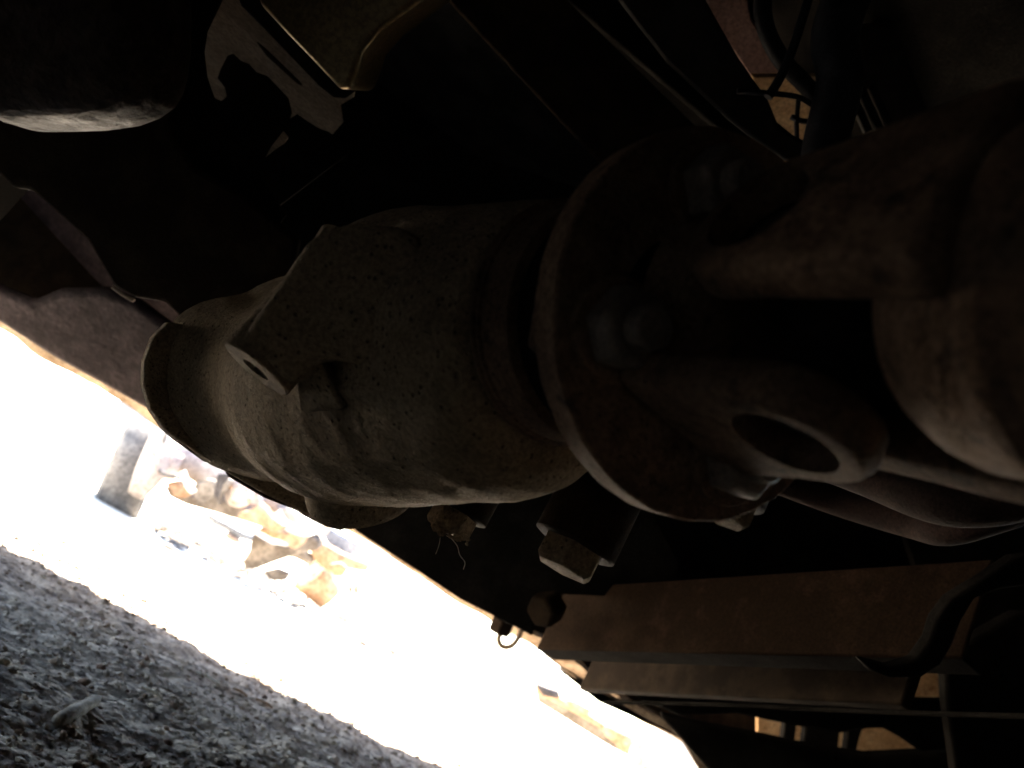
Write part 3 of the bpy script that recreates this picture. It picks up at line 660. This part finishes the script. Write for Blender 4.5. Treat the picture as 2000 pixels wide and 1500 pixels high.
# right hand group
fr = thing('channel_beam', 'long rusty channel beam with cut brackets pointing at the white wheel hub', 'beam')
bplate('web', [(1046,1342),(1066,1350),(1092,1362),(1140,1386),(1190,1420),(1236,1446),(1228,1478),(1196,1462),(1150,1434),(1096,1400),(1050,1372)], 4.6, 'dull', .05, fr)
bplate('flange_strip', [(1046,1336),(1066,1346),(1094,1358),(1092,1366),(1140,1390),(1190,1424),(1236,1452),(1234,1458),(1186,1432),(1134,1400),(1086,1374),(1048,1354)], 4.5, 'rust', .09, fr)
bplate('bracket', [(1044,1336),(1070,1346),(1094,1354),(1090,1366),(1060,1360)], 4.42, 'dark', .04, fr)
bplate('bracket', [(1104,1368),(1124,1372),(1156,1390),(1148,1400),(1120,1388),(1104,1380)], 4.42, 'rust', .04, fr)
bplate('bracket', [(1182,1418),(1236,1444),(1230,1470),(1214,1474),(1204,1456),(1180,1436)], 4.42, 'rust', .05, fr)
wr = thing('wheel_hub', 'sun bleached white wheel hub at the bottom edge of the daylight gap', 'hub')
hd = cdir(-.75,.1,-.6); hc = P(1278,1478,4.6)
lathe('hub_ring', hc, hd, [(0,.115),(.0,.155),(.06,.16),(.07,.12),(.06,.112),(.01,.105)], BM['white'], wr, seg=48)
lathe('hub_core', hc-hd*.28, hd, [(0,.13),(.03,.15),(.16,.14),(.2,.06),(.3,.05)], BM['white'], wr, seg=40)
for k in range(5):
    _, aa, bb = frame_of(hd); r0 = aa*math.cos(k*1.257+.4)+bb*math.sin(k*1.257+.4)
    tube('spoke', [hc+r0*.12, hc-hd*.05+r0*.05], .02, BM['pale'], wr, seg=10)
bplate('bottle', [(942,1208),(950,1214),(944,1236),(936,1240),(930,1232)], 4.4, 'blue', .05, None, 'small pale bottle standing just left of the tow hook', 'bottle')
for q, m_, lb in (([(512,1118),(540,1112),(566,1122),(556,1136),(528,1134)],'dull','flat grey scrap plate lying in front of the forked bracket'),
                  ([(700,1180),(722,1184),(738,1196),(726,1204),(704,1196)],'blue','small pale scrap flake right of the grey stone'),
                  ([(640,1104),(664,1100),(678,1112),(668,1128),(650,1126)],'rust','dark red broken scrap bit under the rusty link bar'),
                  ([(440,1040),(462,1052),(470,1064),(452,1060),(436,1050)],'pale','pale scrap sliver below the grey hose end'),
                  ([(1090,1308),(1106,1300),(1118,1312),(1104,1322)],'dull','small scrap bit just right of the tow hook in the white gap')):
    bplate('scrap_piece', q, 4.5, m_, .05, None, lb, 'scrap')
for k, (x, y, l, lb) in enumerate(((118,826,26,'grey twig at the far left of the sunlit ground'),(250,1191,12,'short brown twig in the middle of the sunlit ground'),(845,1275,30,'straight stick right of the rubble'),(865,1300,24,'thin stick lying below the other sticks'),(905,1283,26,'brown stick nearest the tow hook'),(1055,1300,14,'dark twig below the tow hook'),(1080,1435,20,'grey twig below the rusty beam'))):
    p = G(x, y) if y > 780+.577*x+25 else P(x, y, 4.5)
    if k == 0: p = G(118, 860)
    dd = Vector((math.cos(k*1.3), math.sin(k*2.1)*.5, 0)).normalized()
    L_ = l/1500*(p-CO).length
    q = max(.002, L_*.12)
    a0 = Vector((p.x, p.y, ground_h(p.x, p.y)+q*.7)) if y > 780+.577*x+25 or k == 0 else G(x, y+40)
    tag(tube('stick', [a0-dd*L_*.6, a0+Vector((0,0,q)), a0+dd*L_*.6], q, BM['dull'], seg=8), lb, 'stick', 'sticks on the sunlit ground')

# ---------------------------------------------------------------- small things on the near ground
def gp_(x, y): 
    p = G(x, y); return Vector((p.x, p.y, ground_h(p.x, p.y)))
c = gp_(150, 1398)
b0 = gp_(112, 1412)+UP*.006; b1 = gp_(188, 1372)+UP*.010
bo = lathe('corroded_plug', b0, b1-b0, [(-.004,.003),(0,.0068),((b1-b0).length*.3,.0080),((b1-b0).length*.55,.0076),((b1-b0).length*.6,.0064),((b1-b0).length*.85,.0070),((b1-b0).length*.93,.005)], mat('grey_brown_corroded', (.11,.092,.072), (.20,.17,.14), 60, .4, .6, .9, bump=.6, bscale=300, bdist=.001), seg=28, smooth=60,
    rf=lambda s, t, r: r*(1+.10*noise.noise(Vector((s*160, math.cos(t)*1.5, math.sin(t)*1.5)))))
tag(bo, 'stubby grey corroded metal plug half buried in the near grit', 'metal plug')
def single(name, x, y, r, m, label, cat, seed, sq=.8, group=None):
    vv=[]; ff=[]; p = gp_(x, y); stone_into(vv, ff, p+UP*r*.35, r, seed, sq)
    me=bpy.data.meshes.new(name); me.from_pydata(vv,[],ff); o=link(name, me, m, smooth=80, sub=1); tag(o, label, cat, group); return o
mp = mat('pale_pebble', (.42,.36,.28), (.55,.5,.42), 60, rough=.9, bump=.4, bscale=400, bdist=.001)
mb = mat('brown_pebble', (.12,.07,.05), (.2,.13,.09), 60, rough=.9, bump=.4, bscale=400, bdist=.001)
single('pebble', 182, 1412, .0055, mp, 'pale pebble right beside the corroded plug', 'pebble', 1)
single('pebble', 128, 1428, .006, mb, 'brown pebble tucked under the corroded plug', 'pebble', 9)
single('pebble', 332, 1444, .0062, mb, 'rounded brown pebble low in the dark grit', 'pebble', 2)
single('pebble', 288, 1284, .008, mb, 'brown pebble with a bright chip in front of it', 'pebble', 3)
single('stone_chip', 299, 1293, .006, mp, 'bright yellowish stone chip beside a brown pebble', 'stone chip', 4, .4)
single('pebble', 200, 1300, .0075, mb, 'dark brown pebble left of centre in the shaded grit', 'pebble', 5)
single('pebble', 165, 1330, .0085, mb, 'largest dark brown pebble above the corroded plug', 'pebble', 6)
single('pebble', 650, 1478, .006, mp, 'light pebble at the right end of the shaded grit', 'pebble', 8)
for k, (x, y, l, lb) in enumerate(((300,1352,.03,'pale straw sliver in the middle of the grit'),(408,1322,.05,'long pale straw lying near the edge of the shadow'),(520,1368,.035,'brownish straw at the shadow edge'),(470,1350,.03,'short straw just left of the brownish straw'))):
    p = gp_(x, y)+UP*.004; dd = (gp_(x+40, y+22)-p); dd.z = 0; dd.normalize()
    tag(tube('straw', [p-dd*l/2, p+UP*.002, p+dd*l/2], .0022, mp if k < 2 else BM['rust'], seg=6), lb, 'straw', 'straws on the near ground')
